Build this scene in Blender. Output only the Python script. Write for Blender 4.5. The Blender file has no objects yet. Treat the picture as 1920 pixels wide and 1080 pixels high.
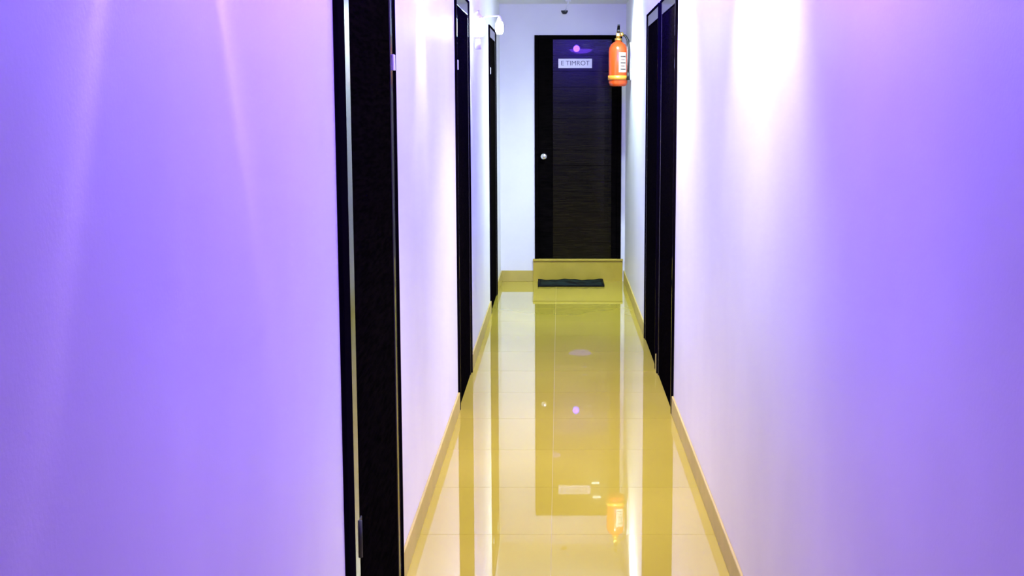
import bpy, bmesh, math, random
from mathutils import Vector, Matrix
random.seed(7)
PI = math.pi
scn = bpy.context.scene
C = scn.collection

# ------------------------------------------------------------------ camera
F = 2500.0
EYE = 1.6
PITCH = math.atan(345.0 / F)
cam_d = bpy.data.cameras.new('camera')
cam_d.sensor_width = 36.0
cam_d.lens = F / 1920.0 * 36.0
cam_d.shift_x = -89.0 / 1920.0
cam_d.clip_start = 0.02
cam = bpy.data.objects.new('camera', cam_d)
cam.location = (0, 0, EYE)
cam.rotation_euler = (PI / 2 - PITCH, 0, 0)
C.objects.link(cam)
scn.camera = cam

# ------------------------------------------------------------------ world, exposure
w = bpy.data.worlds.new('world')
scn.world = w
w.use_nodes = True
w.node_tree.nodes['Background'].inputs[0].default_value = (0.30, 0.25, 0.6, 1)
w.node_tree.nodes['Background'].inputs[1].default_value = 0.05
scn.view_settings.view_transform = 'Standard'
scn.view_settings.look = 'None'
scn.view_settings.gamma = 1
scn.view_settings.use_curve_mapping = False
scn.view_settings.exposure = -0.12

# light levels (each belongs to a lamp or added fill light built below)
COOL = (0.74, 0.94, 1.0)       # lamps at the far end
LILAC = (0.88, 0.85, 1.0)      # lamps in the nearer half
VIOLET = (0.18, 0.055, 1.0)  # tint of the added fill globe and fill domes
P_DOWN = 62.0          # each ceiling downlight
P_SCONCE = 55.0        # shade radiance
P_SPOT = 26.0          # downward beam of each wall lamp

# ------------------------------------------------------------------ materials
def mat(name, col, rough=0.5, spec=0.5, metal=0.0, coat=0.0, ior=1.5, build=None):
    m = bpy.data.materials.new(name)
    m.use_nodes = True
    nt = m.node_tree
    b = nt.nodes['Principled BSDF']
    b.inputs['Base Color'].default_value = (*col, 1)
    b.inputs['Roughness'].default_value = rough
    b.inputs['Specular IOR Level'].default_value = spec
    b.inputs['Metallic'].default_value = metal
    b.inputs['IOR'].default_value = ior
    b.inputs['Coat Weight'].default_value = coat
    b.inputs['Coat Roughness'].default_value = 0.0
    if build:
        build(nt, b)
    return m

def coords(nt, scale=(1, 1, 1)):
    t = nt.nodes.new('ShaderNodeNewGeometry')
    mp = nt.nodes.new('ShaderNodeMapping')
    mp.inputs['Scale'].default_value = scale
    nt.links.new(t.outputs['Position'], mp.inputs['Vector'])
    return mp.outputs['Vector']

def noise_mix(scale, c1, c2, nscale=3.0, detail=4.0, lo=0.35, hi=0.65, bump=0.0, bscale=200.0):
    def f(nt, b):
        v = coords(nt, scale)
        n = nt.nodes.new('ShaderNodeTexNoise')
        n.inputs['Scale'].default_value = nscale
        n.inputs['Detail'].default_value = detail
        nt.links.new(v, n.inputs['Vector'])
        r = nt.nodes.new('ShaderNodeValToRGB')
        r.color_ramp.elements[0].position = lo
        r.color_ramp.elements[1].position = hi
        r.color_ramp.elements[0].color = (*c1, 1)
        r.color_ramp.elements[1].color = (*c2, 1)
        nt.links.new(n.outputs['Fac'], r.inputs['Fac'])
        nt.links.new(r.outputs['Color'], b.inputs['Base Color'])
        if bump:
            n2 = nt.nodes.new('ShaderNodeTexNoise')
            n2.inputs['Scale'].default_value = bscale
            nt.links.new(v, n2.inputs['Vector'])
            bp = nt.nodes.new('ShaderNodeBump')
            bp.inputs['Strength'].default_value = bump
            bp.inputs['Distance'].default_value = 0.002
            nt.links.new(n2.outputs['Fac'], bp.inputs['Height'])
            nt.links.new(bp.outputs['Normal'], b.inputs['Normal'])
    return f

def emis(name, col, strength):
    m = bpy.data.materials.new(name)
    m.use_nodes = True
    b = m.node_tree.nodes['Principled BSDF']
    b.inputs['Base Color'].default_value = (*col, 1)
    b.inputs['Emission Color'].default_value = (*col, 1)
    b.inputs['Emission Strength'].default_value = strength
    return m

M = {}
M['wall'] = mat('white_wall_paint', (0.82, 0.81, 0.82), 0.42, 0.4,
                build=noise_mix((1, 1, 1), (0.80, 0.79, 0.80), (0.85, 0.84, 0.85), 2.0, bump=0.12, bscale=120))
M['ceil'] = mat('ceiling_paint', (0.84, 0.84, 0.85), 0.7, 0.3)
M['tile'] = mat('polished_cream_tile', (0.62, 0.45, 0.07), 0.018, 0.5, ior=2.25,
                build=noise_mix((1, 1, 1), (0.45, 0.355, 0.036), (0.49, 0.385, 0.044), 1.6, 1.0, 0.3, 0.7))
M['grout'] = mat('tan_grout', (0.42, 0.33, 0.14), 0.8)
M['skirt'] = mat('tan_tile_skirting', (0.50, 0.40, 0.08), 0.4, 0.4,
                 build=noise_mix((1, 1, 1), (0.47, 0.37, 0.07), (0.54, 0.42, 0.09), 6.0))
M['step'] = mat('ochre_stone_step', (0.48, 0.36, 0.03), 0.4, 0.4,
                build=noise_mix((1, 1, 1), (0.45, 0.34, 0.025), (0.52, 0.39, 0.04), 6.0))
M['leaf'] = mat('black_brown_laminate', (0.004, 0.003, 0.004), 0.5, 0.0,
                build=noise_mix((6, 6, 60), (0.001, 0.001, 0.001), (0.004, 0.003, 0.003), 2.0))
M['casing'] = mat('dark_matt_casing', (0.003, 0.002, 0.004), 0.5, 0.0)
M['frame'] = mat('glossy_dark_frame', (0.010, 0.007, 0.008), 0.10, 0.5)
M['board'] = mat('dark_walnut_board', (0.006, 0.005, 0.003), 0.21, 0.11, coat=0.14,
                 build=noise_mix((3, 3, 55), (0.002, 0.0015, 0.001), (0.010, 0.008, 0.003), 2.5, 5.0))
M['chrome'] = mat('satin_chrome', (0.75, 0.74, 0.70), 0.22, 0.5, 1.0)
M['dullmetal'] = mat('dull_hinge_metal', (0.03, 0.035, 0.025), 0.55, 0.3, 0.3)
M['plate'] = mat('white_plastic_plate', (0.85, 0.82, 0.86), 0.35)
M['ink'] = mat('grey_lettering', (0.10, 0.09, 0.16), 0.5)
M['red'] = mat('orange_red_enamel', (0.56, 0.062, 0.008), 0.22, 0.5)
M['black'] = mat('black_rubber', (0.008, 0.008, 0.009), 0.5)
M['brass'] = mat('brass_fitting', (0.80, 0.52, 0.12), 0.3, 0.5, 0.9)
M['amber'] = mat('amber_bracket', (0.60, 0.22, 0.02), 0.35)
M['label'] = mat('white_paper_label', (0.60, 0.60, 0.58), 0.5)
M['print'] = mat('label_print', (0.25, 0.12, 0.12), 0.6)
M['mat'] = mat('dark_green_mat_fibre', (0.006, 0.012, 0.010), 0.9, 0.1,
               build=noise_mix((1, 1, 1), (0.004, 0.006, 0.005), (0.014, 0.030, 0.026), 9.0, 3.0, 0.4, 0.65))
M['matedge'] = mat('black_mat_binding', (0.004, 0.005, 0.005), 0.8, 0.15)
M['camdark'] = mat('dark_grey_plastic', (0.02, 0.02, 0.03), 0.4)
M['fixture'] = mat('white_metal_fixture', (0.8, 0.8, 0.82), 0.35)
M['shade'] = emis('lit_lilac_frosted_glass', LILAC, P_SCONCE * 1.6)
M['shade_dim'] = emis('lit_dim_violet_glass', (0.5, 0.3, 1.0), P_SCONCE * 0.12)
M['shade_far'] = emis('lit_cool_frosted_glass', COOL, P_SCONCE)
M['diffuser'] = emis('lit_downlight_diffuser', COOL, 420.0)
M['diffuser_dim'] = emis('lit_lilac_downlight_diffuser', LILAC, 70.0)
M['violet'] = emis('lit_violet_globe', (0.07, 0.025, 1.0), 2200.0)
M['added_globe_glow'] = emis('added_violet_globe_glow', VIOLET, 170.0)
M['added_dome_glow'] = emis('added_violet_dome_glow', VIOLET, 86.0)

# ------------------------------------------------------------------ mesh helpers
def obj(name, bm, m, parent=None, smooth=False):
    me = bpy.data.meshes.new(name)
    bm.normal_update()
    if smooth:
        for f in bm.faces:
            f.smooth = True
    bm.to_mesh(me)
    bm.free()
    me.materials.append(m)
    o = bpy.data.objects.new(name, me)
    C.objects.link(o)
    if parent:
        o.parent = parent
    return o

def add_box(bm, x0, x1, y0, y1, z0, z1):
    vs = [bm.verts.new((x, y, z)) for x in (x0, x1) for y in (y0, y1) for z in (z0, z1)]
    for q in ((0, 1, 3, 2), (4, 6, 7, 5), (0, 4, 5, 1), (2, 3, 7, 6), (0, 2, 6, 4), (1, 5, 7, 3)):
        bm.faces.new([vs[i] for i in q])
    return vs

def box(x0, x1, y0, y1, z0, z1, bev=0.0):
    bm = bmesh.new()
    add_box(bm, min(x0, x1), max(x0, x1), min(y0, y1), max(y0, y1), min(z0, z1), max(z0, z1))
    if bev:
        bmesh.ops.bevel(bm, geom=bm.edges[:], offset=bev, segments=2, affect='EDGES', profile=0.5)
    bmesh.ops.recalc_face_normals(bm, faces=bm.faces[:])
    return bm

def lathe(prof, seg=28, axis='z', bm=None):
    """prof: list of (r, h) from bottom to top, spun about the axis."""
    bm = bm or bmesh.new()
    rings = []
    for r, h in prof:
        if r < 1e-6:
            p = {'z': (0, 0, h), 'y': (0, h, 0), 'x': (h, 0, 0)}[axis]
            rings.append([bm.verts.new(p)])
        else:
            ring = []
            for i in range(seg):
                a = 2 * PI * i / seg
                c, s = r * math.cos(a), r * math.sin(a)
                ring.append(bm.verts.new({'z': (c, s, h), 'y': (c, h, s), 'x': (h, c, s)}[axis]))
            rings.append(ring)
    for a, b in zip(rings, rings[1:]):
        for i in range(seg):
            j = (i + 1) % seg
            if len(a) == 1 and len(b) == 1:
                continue
            if len(a) == 1:
                bm.faces.new((a[0], b[j], b[i]))
            elif len(b) == 1:
                bm.faces.new((a[i], a[j], b[0]))
            else:
                bm.faces.new((a[i], a[j], b[j], b[i]))
    bmesh.ops.recalc_face_normals(bm, faces=bm.faces[:])
    return bm

def tube(pts, r, seg=10):
    bm = bmesh.new()
    pts = [Vector(p) for p in pts]
    rings = []
    ref = Vector((0.13, 0.31, 0.94)).normalized()
    for i, p in enumerate(pts):
        d = (pts[min(i + 1, len(pts) - 1)] - pts[max(i - 1, 0)]).normalized()
        u = d.cross(ref).normalized()
        v = d.cross(u).normalized()
        rings.append([bm.verts.new(p + r * (math.cos(2 * PI * k / seg) * u + math.sin(2 * PI * k / seg) * v)) for k in range(seg)])
    for a, b in zip(rings, rings[1:]):
        for k in range(seg):
            bm.faces.new((a[k], a[(k + 1) % seg], b[(k + 1) % seg], b[k]))
    bm.faces.new(rings[0][::-1])
    bm.faces.new(rings[-1])
    bmesh.ops.recalc_face_normals(bm, faces=bm.faces[:])
    return bm

def shift(bm, v):
    bmesh.ops.translate(bm, verts=bm.verts[:], vec=v)
    return bm

def empty(name, loc=(0, 0, 0)):
    o = bpy.data.objects.new(name, None)
    o.location = loc
    o.empty_display_size = 0.1
    C.objects.link(o)
    return o

def tag(o, label=None, cat=None, group=None, kind=None):
    if label: o['label'] = label
    if cat: o['category'] = cat
    if group: o['group'] = group
    if kind: o['kind'] = kind
    return o

# ------------------------------------------------------------------ room dimensions
XL, XR = -0.533, 0.592          # corridor faces
YB, YE = -3.0, 12.05            # behind the camera, end wall
ZC = 2.478                      # ceiling
T = 0.15                        # wall thickness
HEAD = 2.19                     # top of the door frames
DOORS_L = [(3.19, 4.31), (6.87, 7.88), (10.15, 11.18)]
DOORS_R = [(6.78, 7.86), (7.97, 9.06)]
ED = (-0.223, 0.556, 0.206, 2.206)   # end door: x0, x1, z0, z1

def side_wall(name, face, sgn, doors, label):
    bm = bmesh.new()
    a, b = face, face + sgn * T
    x0, x1 = min(a, b), max(a, b)
    y = YB
    for d0, d1 in doors:
        add_box(bm, x0, x1, y, d0 + 0.02, 0, ZC)
        add_box(bm, x0, x1, d0 + 0.02, d1 - 0.02, HEAD - 0.02, ZC)
        y = d1 - 0.02
    add_box(bm, x0, x1, y, YE, 0, ZC)
    bmesh.ops.recalc_face_normals(bm, faces=bm.faces[:])
    return tag(obj(name, bm, M['wall']), label, 'wall', kind='structure')

side_wall('wall_left', XL, -1, DOORS_L, 'white painted wall on the left with three dark doors')
side_wall('wall_right', XR, 1, DOORS_R, 'white painted wall on the right with two dark doors')
# end wall with its door opening
bm = bmesh.new()
add_box(bm, XL - T, ED[0], YE, YE + T, 0, ZC)
add_box(bm, ED[1], XR + T, YE, YE + T, 0, ZC)
add_box(bm, ED[0], ED[1], YE, YE + T, ED[3], ZC)
add_box(bm, ED[0], ED[1], YE, YE + T, 0, ED[2])
bmesh.ops.recalc_face_normals(bm, faces=bm.faces[:])
tag(obj('wall_end', bm, M['wall']), 'white wall closing the far end of the corridor', 'wall', kind='structure')
tag(obj('wall_back', box(XL - T, XR + T, YB - T, YB, 0, ZC), M['wall']), 'white wall behind the viewer', 'wall', kind='structure')
tag(obj('ceiling', box(XL - T, XR + T, YB - T, YE + T, ZC, ZC + 0.12), M['ceil']), 'white flat corridor ceiling', 'ceiling', kind='structure')

# floor: grout bed plus single polished tiles
floor = tag(obj('floor', box(XL - T, XR + T, YB - T, YE + T, -0.10, -0.0015), M['grout']),
            'polished cream tiled corridor floor', 'floor', kind='structure')
JX = -0.03
G = 0.0008
def tile_mesh(x0, x1, ly):
    b = box(x0 + G, x1 - G, G, ly - G, -0.006, 0.0, 0.0)
    me = bpy.data.meshes.new('tile'); b.to_mesh(me); b.free(); me.materials.append(M['tile'])
    return me
rows = []
y = 5.45
while y > YB: y -= 0.62
while y < YE:
    rows.append((max(y, YB), min(y + 0.62, YE)))
    y += 0.62
cache = {}
for y0, y1 in rows:
    for x0, x1 in ((XL, JX), (JX, XR)):
        k = (round(x0, 3), round(y1 - y0, 3))
        if k not in cache:
            cache[k] = tile_mesh(x0, x1, y1 - y0)
        t = bpy.data.objects.new('tile', cache[k])
        C.objects.link(t)
        t.location = (0, y0, 0)
        t.rotation_euler = (random.uniform(-1, 1) * 0.00008, random.uniform(-1, 1) * 0.00008, 0)
        t.parent = floor

# skirting
SH, ST = 0.098, 0.010
def skirting(name, runs, label):
    bm = bmesh.new()
    for x0, x1, y0, y1 in runs:
        add_box(bm, x0, x1, y0, y1, 0, SH)
    bmesh.ops.recalc_face_normals(bm, faces=bm.faces[:])
    bmesh.ops.bevel(bm, geom=bm.edges[:], offset=0.002, segments=1, affect='EDGES')
    return tag(obj(name, bm, M['skirt']), label, 'skirting', kind='structure')
def side_runs(x0, x1, doors):
    y, r = YB, []
    for d0, d1 in doors:
        if d0 - y > 0.02: r.append((x0, x1, y, d0))
        y = d1
    r.append((x0, x1, y, YE))
    return r
skirting('baseboard_left', side_runs(XL, XL + ST, DOORS_L), 'tan tile skirting along the left wall')
skirting('baseboard_right', side_runs(XR - ST, XR, DOORS_R), 'tan tile skirting along the right wall')
skirting('baseboard_end', [(XL, ED[0] - 0.015, YE - ST, YE)], 'short tan skirting left of the end door')

# step under the end door
step = tag(empty('trim_1', ((ED[0] + ED[1]) / 2, YE, 0)), 'ochre stone riser and sill below the end door', 'step', kind='structure')
def at(parent, bm):
    return shift(bm, -Vector(parent.location))
obj('riser', at(step, box(ED[0] - 0.015, ED[1] + 0.017, YE - 0.018, YE + 0.02, 0, ED[2] - 0.020)), M['step'], step)
obj('sill', at(step, box(ED[0] - 0.018, ED[1] + 0.020, YE - 0.028, YE + 0.10, ED[2] - 0.020, ED[2], 0.003)), M['step'], step)

# ------------------------------------------------------------------ side doors
def side_door(name, side, y0, y1, label, cas=0.03, band=0.085, plate=None, hinge=None):
    X = XL if side < 0 else XR
    s = 1 if side < 0 else -1                 # towards the corridor
    root = tag(empty(name, (X, y0, 0)), label, 'door', kind='structure')
    def part(n, d0, d1, ya, yb, za, zb, m, bev=0.0, par=None):
        b = box(X + s * d0, X + s * d1, ya, yb, za, zb, bev)
        return obj(n, at(root, b), m, par or root)
    zo, zi, zl = HEAD, HEAD - 0.012, HEAD - 0.012 - band + 0.012
    # outer casing (matt)
    part('casing', -0.10, 0.012, y0, y0 + cas, 0, zo, M['casing'], 0.003)
    part('casing', -0.10, 0.012, y1 - 0.012, y1, 0, zo, M['casing'], 0.003)
    part('casing', -0.10, 0.012, y0 + cas, y1 - 0.012, zi, zo, M['casing'], 0.003)
    # inner frame (glossy)
    part('jamb', -0.10, 0.006, y0 + cas, y0 + cas + band, 0, zi, M['frame'], 0.003)
    part('jamb', -0.10, 0.006, y1 - 0.012 - band * 0.7, y1 - 0.012, 0, zi, M['frame'], 0.003)
    part('head', -0.10, 0.006, y0 + cas + band, y1 - 0.012 - band * 0.7, zl, zi, M['frame'], 0.003)
    lf = part('leaf', -0.045, 0.002, y0 + cas + band + 0.003, y1 - 0.012 - band * 0.7 - 0.003, 0.0005, zl - 0.003, M['leaf'], 0.002)
    if hinge is not None:
        ya = y0 + cas + band + 0.004
        for z in hinge:
            h = part('hinge', 0.001, 0.005, ya, ya + 0.045, z - 0.05, z + 0.05, M['dullmetal'], 0.001)
            k = lathe([(0, -0.05), (0.007, -0.05), (0.007, 0.05), (0, 0.05)], 12)
            obj('hinge_pin', at(root, shift(k, (X + s * 0.005, ya, z))), M['dullmetal'], h, True)
    if plate:
        py, pz, depth = plate
        part('name_plate', depth, depth + 0.006, py - 0.02, py + 0.02, pz - 0.025, pz + 0.025, M['plate'], 0.002)['label'] = 'small pale plate at head height'
    return root

side_door('door_1', -1, *DOORS_L[0], 'nearest dark door on the left wall, cut off by the top edge', cas=0.10, band=0.11,
          plate=(4.275, 1.73, 0.006), hinge=(0.46, 2.0))
side_door('door_2', -1, *DOORS_L[1], 'middle dark door on the left wall beside the lit wall lamp', plate=(6.96, 1.80, 0.006))
side_door('door_3', -1, *DOORS_L[2], 'farthest and narrowest looking dark door on the left wall', plate=(10.25, 1.85, 0.006))
side_door('door_4', 1, *DOORS_R[0], 'nearer of the two adjoining dark doors on the right wall')
side_door('door_5', 1, *DOORS_R[1], 'farther of the two adjoining dark doors on the right wall')

# ------------------------------------------------------------------ end door
x0, x1, z0, z1 = ED
ed = tag(empty('door_6', ((x0 + x1) / 2, YE, z0)), 'dark wooden end door with white name plate and round knob', 'door', kind='structure')
def ep(n, bm, m, par=None, smooth=False):
    return obj(n, at(ed, bm), m, par or ed, smooth)
FW = 0.035
ep('jamb', box(x0, x0 + FW, YE - 0.012, YE + 0.10, z0, z1, 0.003), M['leaf'])
ep('jamb', box(x1 - FW, x1, YE - 0.012, YE + 0.10, z0, z1, 0.003), M['leaf'])
ep('head', box(x0 + FW, x1 - FW, YE - 0.012, YE + 0.10, z1 - FW, z1, 0.003), M['leaf'])
lf = ep('leaf', box(x0 + FW, x1 - FW, YE + 0.014, YE + 0.05, z0 + 0.003, z1 - FW, 0.0), M['leaf'])
sx0, sx1 = x0 + 0.165, x1 - FW - 0.055
ep('stile', box(x0 + FW + 0.002, sx0 - 0.002, YE + 0.003, YE + 0.014, z0 + 0.004, z1 - FW - 0.002, 0.0015), M['leaf'])
ep('stile', box(sx1 + 0.002, x1 - FW - 0.002, YE + 0.003, YE + 0.014, z0 + 0.004, z1 - FW - 0.002, 0.0015), M['leaf'])
NB = 14
bh = (z1 - FW - z0 - 0.006) / NB
bme = None
for i in range(NB):
    zb = z0 + 0.004 + i * bh
    if bme is None:
        o = ep('board', shift(box(sx0, sx1, YE + 0.004, YE + 0.014, 0.0015, bh - 0.0015, 0.0), (0, 0, 0)), M['board'])
        bme = o.data
        o.location = (0, 0, zb)
    else:
        o = bpy.data.objects.new('board', bme)
        C.objects.link(o)
        o.parent = ed
        o.location = (0, 0, zb)
# knob
k = lathe([(0, 0), (0.030, 0), (0.030, -0.006), (0.012, -0.010), (0.010, -0.028), (0.020, -0.036), (0.029, -0.048), (0.029, -0.060), (0.020, -0.070), (0, -0.073)], 28, 'y')
ep('knob', shift(k, (-0.139, YE + 0.003, 1.134)), M['chrome'], None, True)
# name plate with lettering
pl = ep('name_plate', box(-0.010, 0.290, YE - 0.004, YE + 0.004, 1.918, 2.000, 0.002), M['plate'])
pl['label'] = 'white name plate with faint grey lettering'
cu = bpy.data.curves.new('lettering', 'FONT')
cu.body = 'E TIMROT'
cu.size = 0.058
cu.extrude = 0.0006
cu.align_x = 'CENTER'
cu.align_y = 'CENTER'
tmp = bpy.data.objects.new('lettering_tmp', cu)
C.objects.link(tmp)
dg = bpy.context.evaluated_depsgraph_get()
tme = bpy.data.meshes.new_from_object(tmp.evaluated_get(dg))
bpy.data.objects.remove(tmp)
tme.materials.clear()
tme.materials.append(M['ink'])
tme.transform(Matrix.Translation(Vector((0.140, YE - 0.0046, 1.959)) - Vector(ed.location)) @ Matrix.Rotation(PI / 2, 4, 'X'))
to = bpy.data.objects.new('lettering', tme)
C.objects.link(to)
to.parent = pl

# ------------------------------------------------------------------ wall lamps on the left wall
def sconce(y, z, label, tint, shade_mat, ring=False):
    root = tag(empty('wall_lamp', (XL, y, z)), label, 'wall lamp', 'two-shade wall lamps along the left wall')
    # backplate: oval disc against the wall
    b = lathe([(0, 0), (0.045, 0), (0.045, 0.008), (0.036, 0.014), (0, 0.015)], 28, 'x')
    obj('backplate', b, M['fixture'], root, True)
    obj('arm', tube([(0.012, 0, 0.0), (0.04, 0.03, 0.06), (0.10, 0.06, 0.088), (0.165, 0.098, 0.092), (0.170, 0.10, 0.07)], 0.004), M['fixture'], root, True)
    # central downward reflector
    obj('reflector', shift(lathe([(0.0, 0.03), (0.012, 0.03), (0.020, -0.03), (0.018, -0.03), (0.010, 0.026), (0.0, 0.026)], 20), (0.050, -0.09, -0.085)), M['fixture'], root, True)
    # two frosted shades: a wide one close to the wall, a slimmer one at the arm's end
    for px, py, rr, hh, dz in ((0.055, -0.09, 0.044, 0.054, 0.012), (0.170, 0.10, 0.025, 0.038, 0.020)):
        prof = [(0, -hh), (rr * .6, -hh * .96), (rr * .9, -hh * .65), (rr, 0.0), (rr * .9, hh * .7), (rr * .65, hh), (0, hh * 1.02)]
        sh = obj('glass_shade', shift(lathe(prof, 24), (px, py, dz)), shade_mat, root, True)
        obj('cap', shift(lathe([(0, hh), (rr * .7, hh), (rr * .55, hh + .012), (0.008, hh + .030), (0, hh + .032)], 20), (px, py, dz)), M['fixture'], sh, True)
    obj('stub_arm', tube([(0.01, 0, 0.02), (0.03, -0.05, 0.09), (0.055, -0.09, 0.108), (0.055, -0.09, 0.095)], 0.006), M['fixture'], root, True)
    # beam of the reflector: brighter rim, as a small reflector lamp throws it
    ld = bpy.data.lights.new('lamp_beam', 'SPOT')
    ld.energy = P_SPOT * tint[3]
    ld.color = tint[:3]
    ld.spot_size = math.radians(64)
    ld.spot_blend = 0.9
    ld.shadow_soft_size = 0.008
    if ring:
        ld.spot_size = math.radians(100)
        ld.use_nodes = True
        nt = ld.node_tree
        em = nt.nodes['Emission']
        tc = nt.nodes.new('ShaderNodeTexCoord')
        sp = nt.nodes.new('ShaderNodeSeparateXYZ')
        nt.links.new(tc.outputs['Normal'], sp.inputs[0])
        def mth(op, a, b=None):
            n = nt.nodes.new('ShaderNodeMath'); n.operation = op
            for i, v in enumerate((a, b)):
                if v is None: continue
                if isinstance(v, (int, float)): n.inputs[i].default_value = v
                else: nt.links.new(v, n.inputs[i])
            return n.outputs[0]
        th = mth('ARCCOSINE', mth('ABSOLUTE', sp.outputs['Z']))
        tot = 0.6
        for deg, wd, amp in ((27.0, 2.2, 3.8), (31.0, 4.0, 2.0), (0.6, 2.5, 2.5)):
            e = mth('DIVIDE', mth('SUBTRACT', th, math.radians(deg)), math.radians(wd))
            g = mth('MULTIPLY', mth('EXPONENT', mth('MULTIPLY', mth('MULTIPLY', e, e), -1.0)), amp)
            tot = mth('ADD', g, tot)
        nt.links.new(tot, em.inputs['Strength'])
    lo = bpy.data.objects.new('lamp_beam', ld)
    C.objects.link(lo)
    lo.parent = root
    lo.location = (0.050, -0.09, -0.125)
    return root

sconce(1.96, 2.42, 'wall lamp nearest the viewer on the left wall, above the picture edge', (0.60, 0.42, 1.0, 1.0), M['shade_dim'], ring=True)
sconce(5.30, 2.30, 'wall lamp on the left wall between the nearest and middle doors', (*LILAC, 2.4), M['shade'])
sconce(8.10, 2.035, 'brightly glowing wall lamp between the middle and farthest left doors', (*COOL, 1.5), M['shade_far'])

# ------------------------------------------------------------------ square ceiling downlights by the right wall
def downlight(x, y, label, power, colour):
    root = tag(empty('ceiling_downlight', (x, y, ZC)), label, 'downlight', 'square downlights by the right wall')
    r = 0.055
    bm = bmesh.new()
    for a in ((-r, r, -r, -r + 0.012), (-r, r, r - 0.012, r), (-r, -r + 0.012, -r + 0.012, r - 0.012), (r - 0.012, r, -r + 0.012, r - 0.012)):
        add_box(bm, a[0], a[1], a[2], a[3], -0.012, -0.0005)
    bmesh.ops.recalc_face_normals(bm, faces=bm.faces[:])
    obj('trim_ring', bm, M['fixture'], root)
    obj('diffuser', box(-r + 0.013, r - 0.013, -r + 0.013, r - 0.013, -0.006, -0.001), M['diffuser'] if y > 8 else M['diffuser_dim'], root)
    ld = bpy.data.lights.new('downlight_beam', 'SPOT')
    ld.energy = power
    ld.color = colour
    ld.spot_size = math.radians(85 if y < 5 else 105 if y < 8 else 150)
    ld.spot_blend = 0.9
    ld.shadow_soft_size = 0.035
    lo = bpy.data.objects.new('downlight_beam', ld)
    C.objects.link(lo)
    lo.parent = root
    lo.location = (0, 0, -0.02)
for y, lab, pw in ((3.65, 'square ceiling downlight nearest the viewer by the right wall', 1.0), (4.25, 'second square ceiling downlight from the viewer by the right wall', 1.0),
               (6.35, 'square ceiling downlight beside the head of the nearer right door', 1.0), (6.95, 'square ceiling downlight over the nearer right door', 1.0),
               (10.08, 'square ceiling downlight just past the farther right door', 1.0), (10.60, 'square ceiling downlight closest to the fire extinguisher', 1.0)):
    downlight(0.39, y, lab, P_DOWN * pw * (2.0 if y < 5 else 2.8 if y < 8 else 2.2), LILAC if y < 8 else COOL)

# ------------------------------------------------------------------ violet pendant lamp, plus an added violet fill globe
def pendant(x, y, z, R, label, glow):
    root = tag(empty('pendant_lamp', (x, y, ZC)), label, 'pendant lamp', 'violet pendant lamps')
    h = z - ZC
    obj('rose', lathe([(0, -0.022), (0.02, -0.020), (0.035, -0.006), (0.035, 0), (0, 0)], 24), M['fixture'], root, True)
    obj('cord', tube([(0, 0, -0.01), (0, 0, h + R + 0.005)], 0.003, 8), M['black'], root, True)
    obj('cap', lathe([(0, h + R - 0.002), (0.016, h + R - 0.002), (0.012, h + R + 0.02), (0, h + R + 0.022)], 20), M['fixture'], root, True)
    obj('globe', lathe([(R * math.sin(a), h - R * math.cos(a)) for a in [PI * i / 12 for i in range(13)]], 24), glow, root, True)
pendant(0.21, 7.45, 2.275, 0.040, 'violet globe pendant hanging halfway along the corridor', M['violet'])
pendant(-0.30, 3.60, 2.28, 0.05, 'added violet fill globe hung out of view beside the nearest left door', M['added_globe_glow'])  # unseen fill light, added for the violet wash on the nearer walls

# unseen dome-shaped fill lights, added to tint the near walls and far end violet
def fill_dome(x, y, rad, depth, label, glow):
    root = tag(empty('added_fill_dome', (x, y, ZC)), label, 'added fill light', 'added violet fill domes')
    obj('rim', lathe([(rad, 0.0), (rad + 0.015, 0.0), (rad + 0.015, -0.015), (rad, -0.015), (rad, 0.0)], 40), M['fixture'], root, True)
    obj('dome', lathe([((rad - 0.002) * math.cos(a), -0.008 - depth * math.sin(a)) for a in [PI / 2 * i / 8 for i in range(8)]] + [(0, -0.008 - depth)], 40), glow, root, True)
fill_dome(0.34, 2.55, 0.188, 0.075, 'large added violet fill dome, out of view on the ceiling near the viewer', M['added_dome_glow'])
fill_dome(-0.10, 8.95, 0.12, 0.040, 'smaller added violet fill dome, out of view on the ceiling near the far doors', M['added_dome_glow'])

# ------------------------------------------------------------------ fire extinguisher
fx, fy, fz = 0.486, 11.20, 1.745
fe = tag(empty('fire_extinguisher', (fx, fy, fz)), 'orange-red fire extinguisher hung high on the right wall by the end door', 'fire extinguisher')
R = 0.078
body = obj('cylinder', lathe([(0, 0.004), (0.050, 0.0), (0.068, 0.006), (R, 0.03), (R, 0.29), (0.074, 0.315), (0.060, 0.342), (0.038, 0.360), (0.026, 0.366), (0.026, 0.378), (0, 0.38)], 36), M['red'], fe, True)
obj('neck_ring', lathe([(0, 0.372), (0.029, 0.372), (0.029, 0.392), (0.018, 0.396), (0.018, 0.412), (0, 0.412)], 24), M['brass'], fe, True)
valve = obj('valve', box(-0.018, 0.018, -0.022, 0.022, 0.408, 0.440, 0.004), M['brass'], fe)
hb = bmesh.new()
for za, zb, ln in ((0.436, 0.448, 0.085), (0.456, 0.492, 0.095)):
    p = [(-0.012, -0.02, za), (0.012, -0.02, za), (0.010, -ln, zb), (-0.010, -ln, zb)]
    lo_ = [hb.verts.new(q) for q in p]
    hi_ = [hb.verts.new((q[0], q[1], q[2] + 0.009)) for q in p]
    hb.faces.new(lo_[::-1]); hb.faces.new(hi_)
    for i in range(4):
        hb.faces.new((lo_[i], lo_[(i + 1) % 4], hi_[(i + 1) % 4], hi_[i]))
bmesh.ops.recalc_face_normals(hb, faces=hb.faces[:])
add_box(hb, -0.012, 0.012, -0.03, 0.012, 0.434, 0.466)
bmesh.ops.recalc_face_normals(hb, faces=hb.faces[:])
obj('lever_handle', hb, M['black'], fe)
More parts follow.
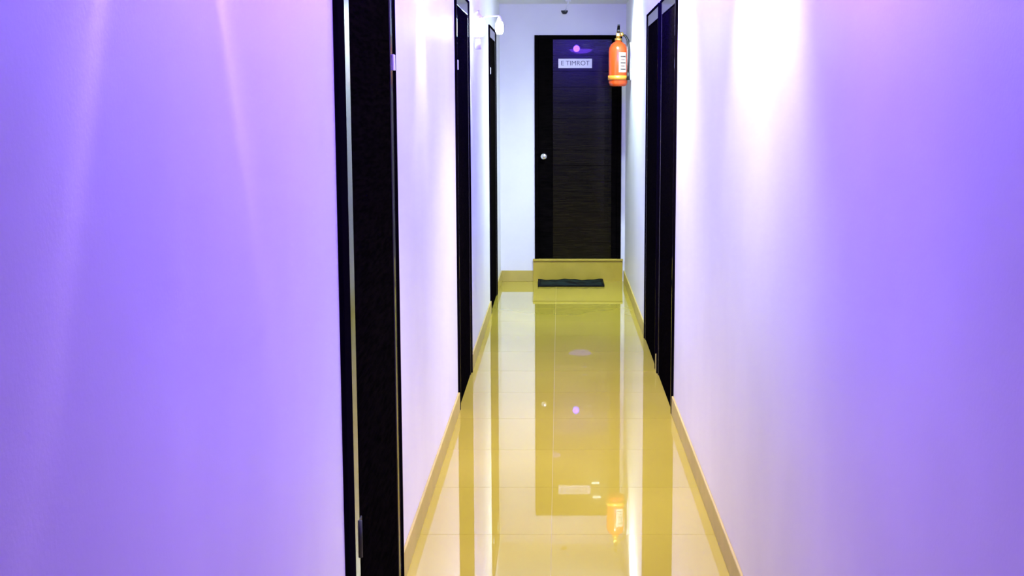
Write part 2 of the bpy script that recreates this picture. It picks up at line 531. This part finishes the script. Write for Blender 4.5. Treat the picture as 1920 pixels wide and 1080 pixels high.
obj('pressure_gauge', shift(lathe([(0, 0), (0.017, 0), (0.017, -0.012), (0, -0.013)], 20, 'y'), (0.026, -0.022, 0.425)), M['brass'], fe, True)
# hose loops from the valve down the wall side
hp = [(0.018, -0.005, 0.424), (0.055, -0.012, 0.415), (0.080, -0.030, 0.375), (0.086, -0.048, 0.30), (0.084, -0.052, 0.20), (0.082, -0.050, 0.115)]
hose = obj('hose', tube(hp, 0.010, 12), M['black'], fe, True)
obj('nozzle', shift(lathe([(0, -0.05), (0.016, -0.05), (0.010, 0.02), (0, 0.02)], 16), (0.082, -0.050, 0.10)), M['black'], hose, True)
# label wrapped on the front right of the cylinder
def wrap(a0, a1, z0, z1, r, n=14):
    b = bmesh.new()
    cols = []
    for i in range(n + 1):
        a = a0 + (a1 - a0) * i / n
        cols.append([b.verts.new((r * math.cos(a), r * math.sin(a), z)) for z in (z0, z1)])
    for c, d in zip(cols, cols[1:]):
        b.faces.new((c[0], d[0], d[1], c[1]))
    g = bmesh.ops.solidify(b, geom=b.faces[:], thickness=0.0008)
    bmesh.ops.recalc_face_normals(b, faces=b.faces[:])
    return b
lab = obj('paper_label', wrap(math.radians(-88), math.radians(-38), 0.115, 0.275, R + 0.0012), M['label'], fe, True)
for i in range(5):
    obj('print_line', wrap(math.radians(-78), math.radians(-44 - 6 * (i % 2)), 0.135 + i * 0.026, 0.142 + i * 0.026, R + 0.0020), M['print'], lab, True)
# bracket strap and base ring on the wall
obj('bracket_strap', lathe([(R + 0.001, 0.052), (R + 0.006, 0.052), (R + 0.006, 0.088), (R + 0.001, 0.088), (R + 0.001, 0.052)], 36), M['amber'], fe, True)
obj('wall_bracket', box(R - 0.004, XR - fx, -0.02, 0.02, 0.05, 0.36, 0.002), M['fixture'], fe)

# ------------------------------------------------------------------ door mat
mx0, mx1, my0, my1 = -0.193, 0.396, 11.665, 12.015
dm = tag(empty('door_mat', ((mx0 + mx1) / 2, (my0 + my1) / 2, 0)), 'dark rumpled rectangular door mat on the floor below the step', 'mat')
hw, hd = (mx1 - mx0) / 2, (my1 - my0) / 2
def mat_h(u, v):
    return 0.013 + 0.011 * (0.5 + 0.5 * v) * (0.55 + 0.45 * math.cos(u * 6.0 + 0.6)) + 0.002 * math.sin(u * 17 + v * 5)
def mat_mesh(u0, u1, v0, v1, nu, nv, extra):
    b = bmesh.new()
    top, bot = [], []
    for i in range(nu + 1):
        for j in range(nv + 1):
            u = u0 + (u1 - u0) * i / nu
            v = v0 + (v1 - v0) * j / nv
            px, py = u * hw - 0.006 * v * hw, v * hd
            top.append(b.verts.new((px, py, mat_h(u, v) + extra)))
            bot.append(b.verts.new((px, py, 0.0005)))
    idx = lambda i, j: i * (nv + 1) + j
    for i in range(nu):
        for j in range(nv):
            b.faces.new((top[idx(i, j)], top[idx(i + 1, j)], top[idx(i + 1, j + 1)], top[idx(i, j + 1)]))
            b.faces.new((bot[idx(i, j)], bot[idx(i, j + 1)], bot[idx(i + 1, j + 1)], bot[idx(i + 1, j)]))
    for i in range(nu):
        for j in (0, nv):
            b.faces.new((top[idx(i, j)], bot[idx(i, j)], bot[idx(i + 1, j)], top[idx(i + 1, j)]))
    for j in range(nv):
        for i in (0, nu):
            b.faces.new((top[idx(i, j)], bot[idx(i, j)], bot[idx(i, j + 1)], top[idx(i, j + 1)]))
    bmesh.ops.recalc_face_normals(b, faces=b.faces[:])
    return b
obj('pile', mat_mesh(-0.93, 0.93, -0.86, 0.86, 40, 12, 0.0), M['mat'], dm, True)
for a in ((-1, 1, -1, -0.87, 40, 2), (-1, 1, 0.87, 1, 40, 2), (-1, -0.935, -0.865, 0.865, 2, 12), (0.935, 1, -0.865, 0.865, 2, 12)):
    obj('binding', mat_mesh(*a, 0.003), M['matedge'], dm, True)

# ------------------------------------------------------------------ small dark camera on the ceiling
cc = tag(empty('security_camera', (0.075, 11.62, ZC)), 'small dark security camera hanging from the ceiling above the end door', 'camera')
obj('base', lathe([(0, -0.014), (0.024, -0.012), (0.028, 0), (0, 0)], 24), M['fixture'], cc, True)
obj('stem', tube([(0, 0, -0.01), (-0.004, 0, -0.04), (-0.028, 0, -0.086)], 0.006), M['fixture'], cc, True)
hd_ = obj('housing', shift(lathe([(0, -0.020), (0.014, -0.018), (0.024, -0.008), (0.030, 0.006), (0.030, 0.012), (0, 0.014)], 24), (-0.032, 0, -0.098)), M['camdark'], cc, True)
obj('lens', shift(lathe([(0, 0), (0.008, 0), (0.008, -0.006), (0, -0.007)], 16, 'y'), (-0.032, -0.024, -0.101)), M['black'], hd_, True)
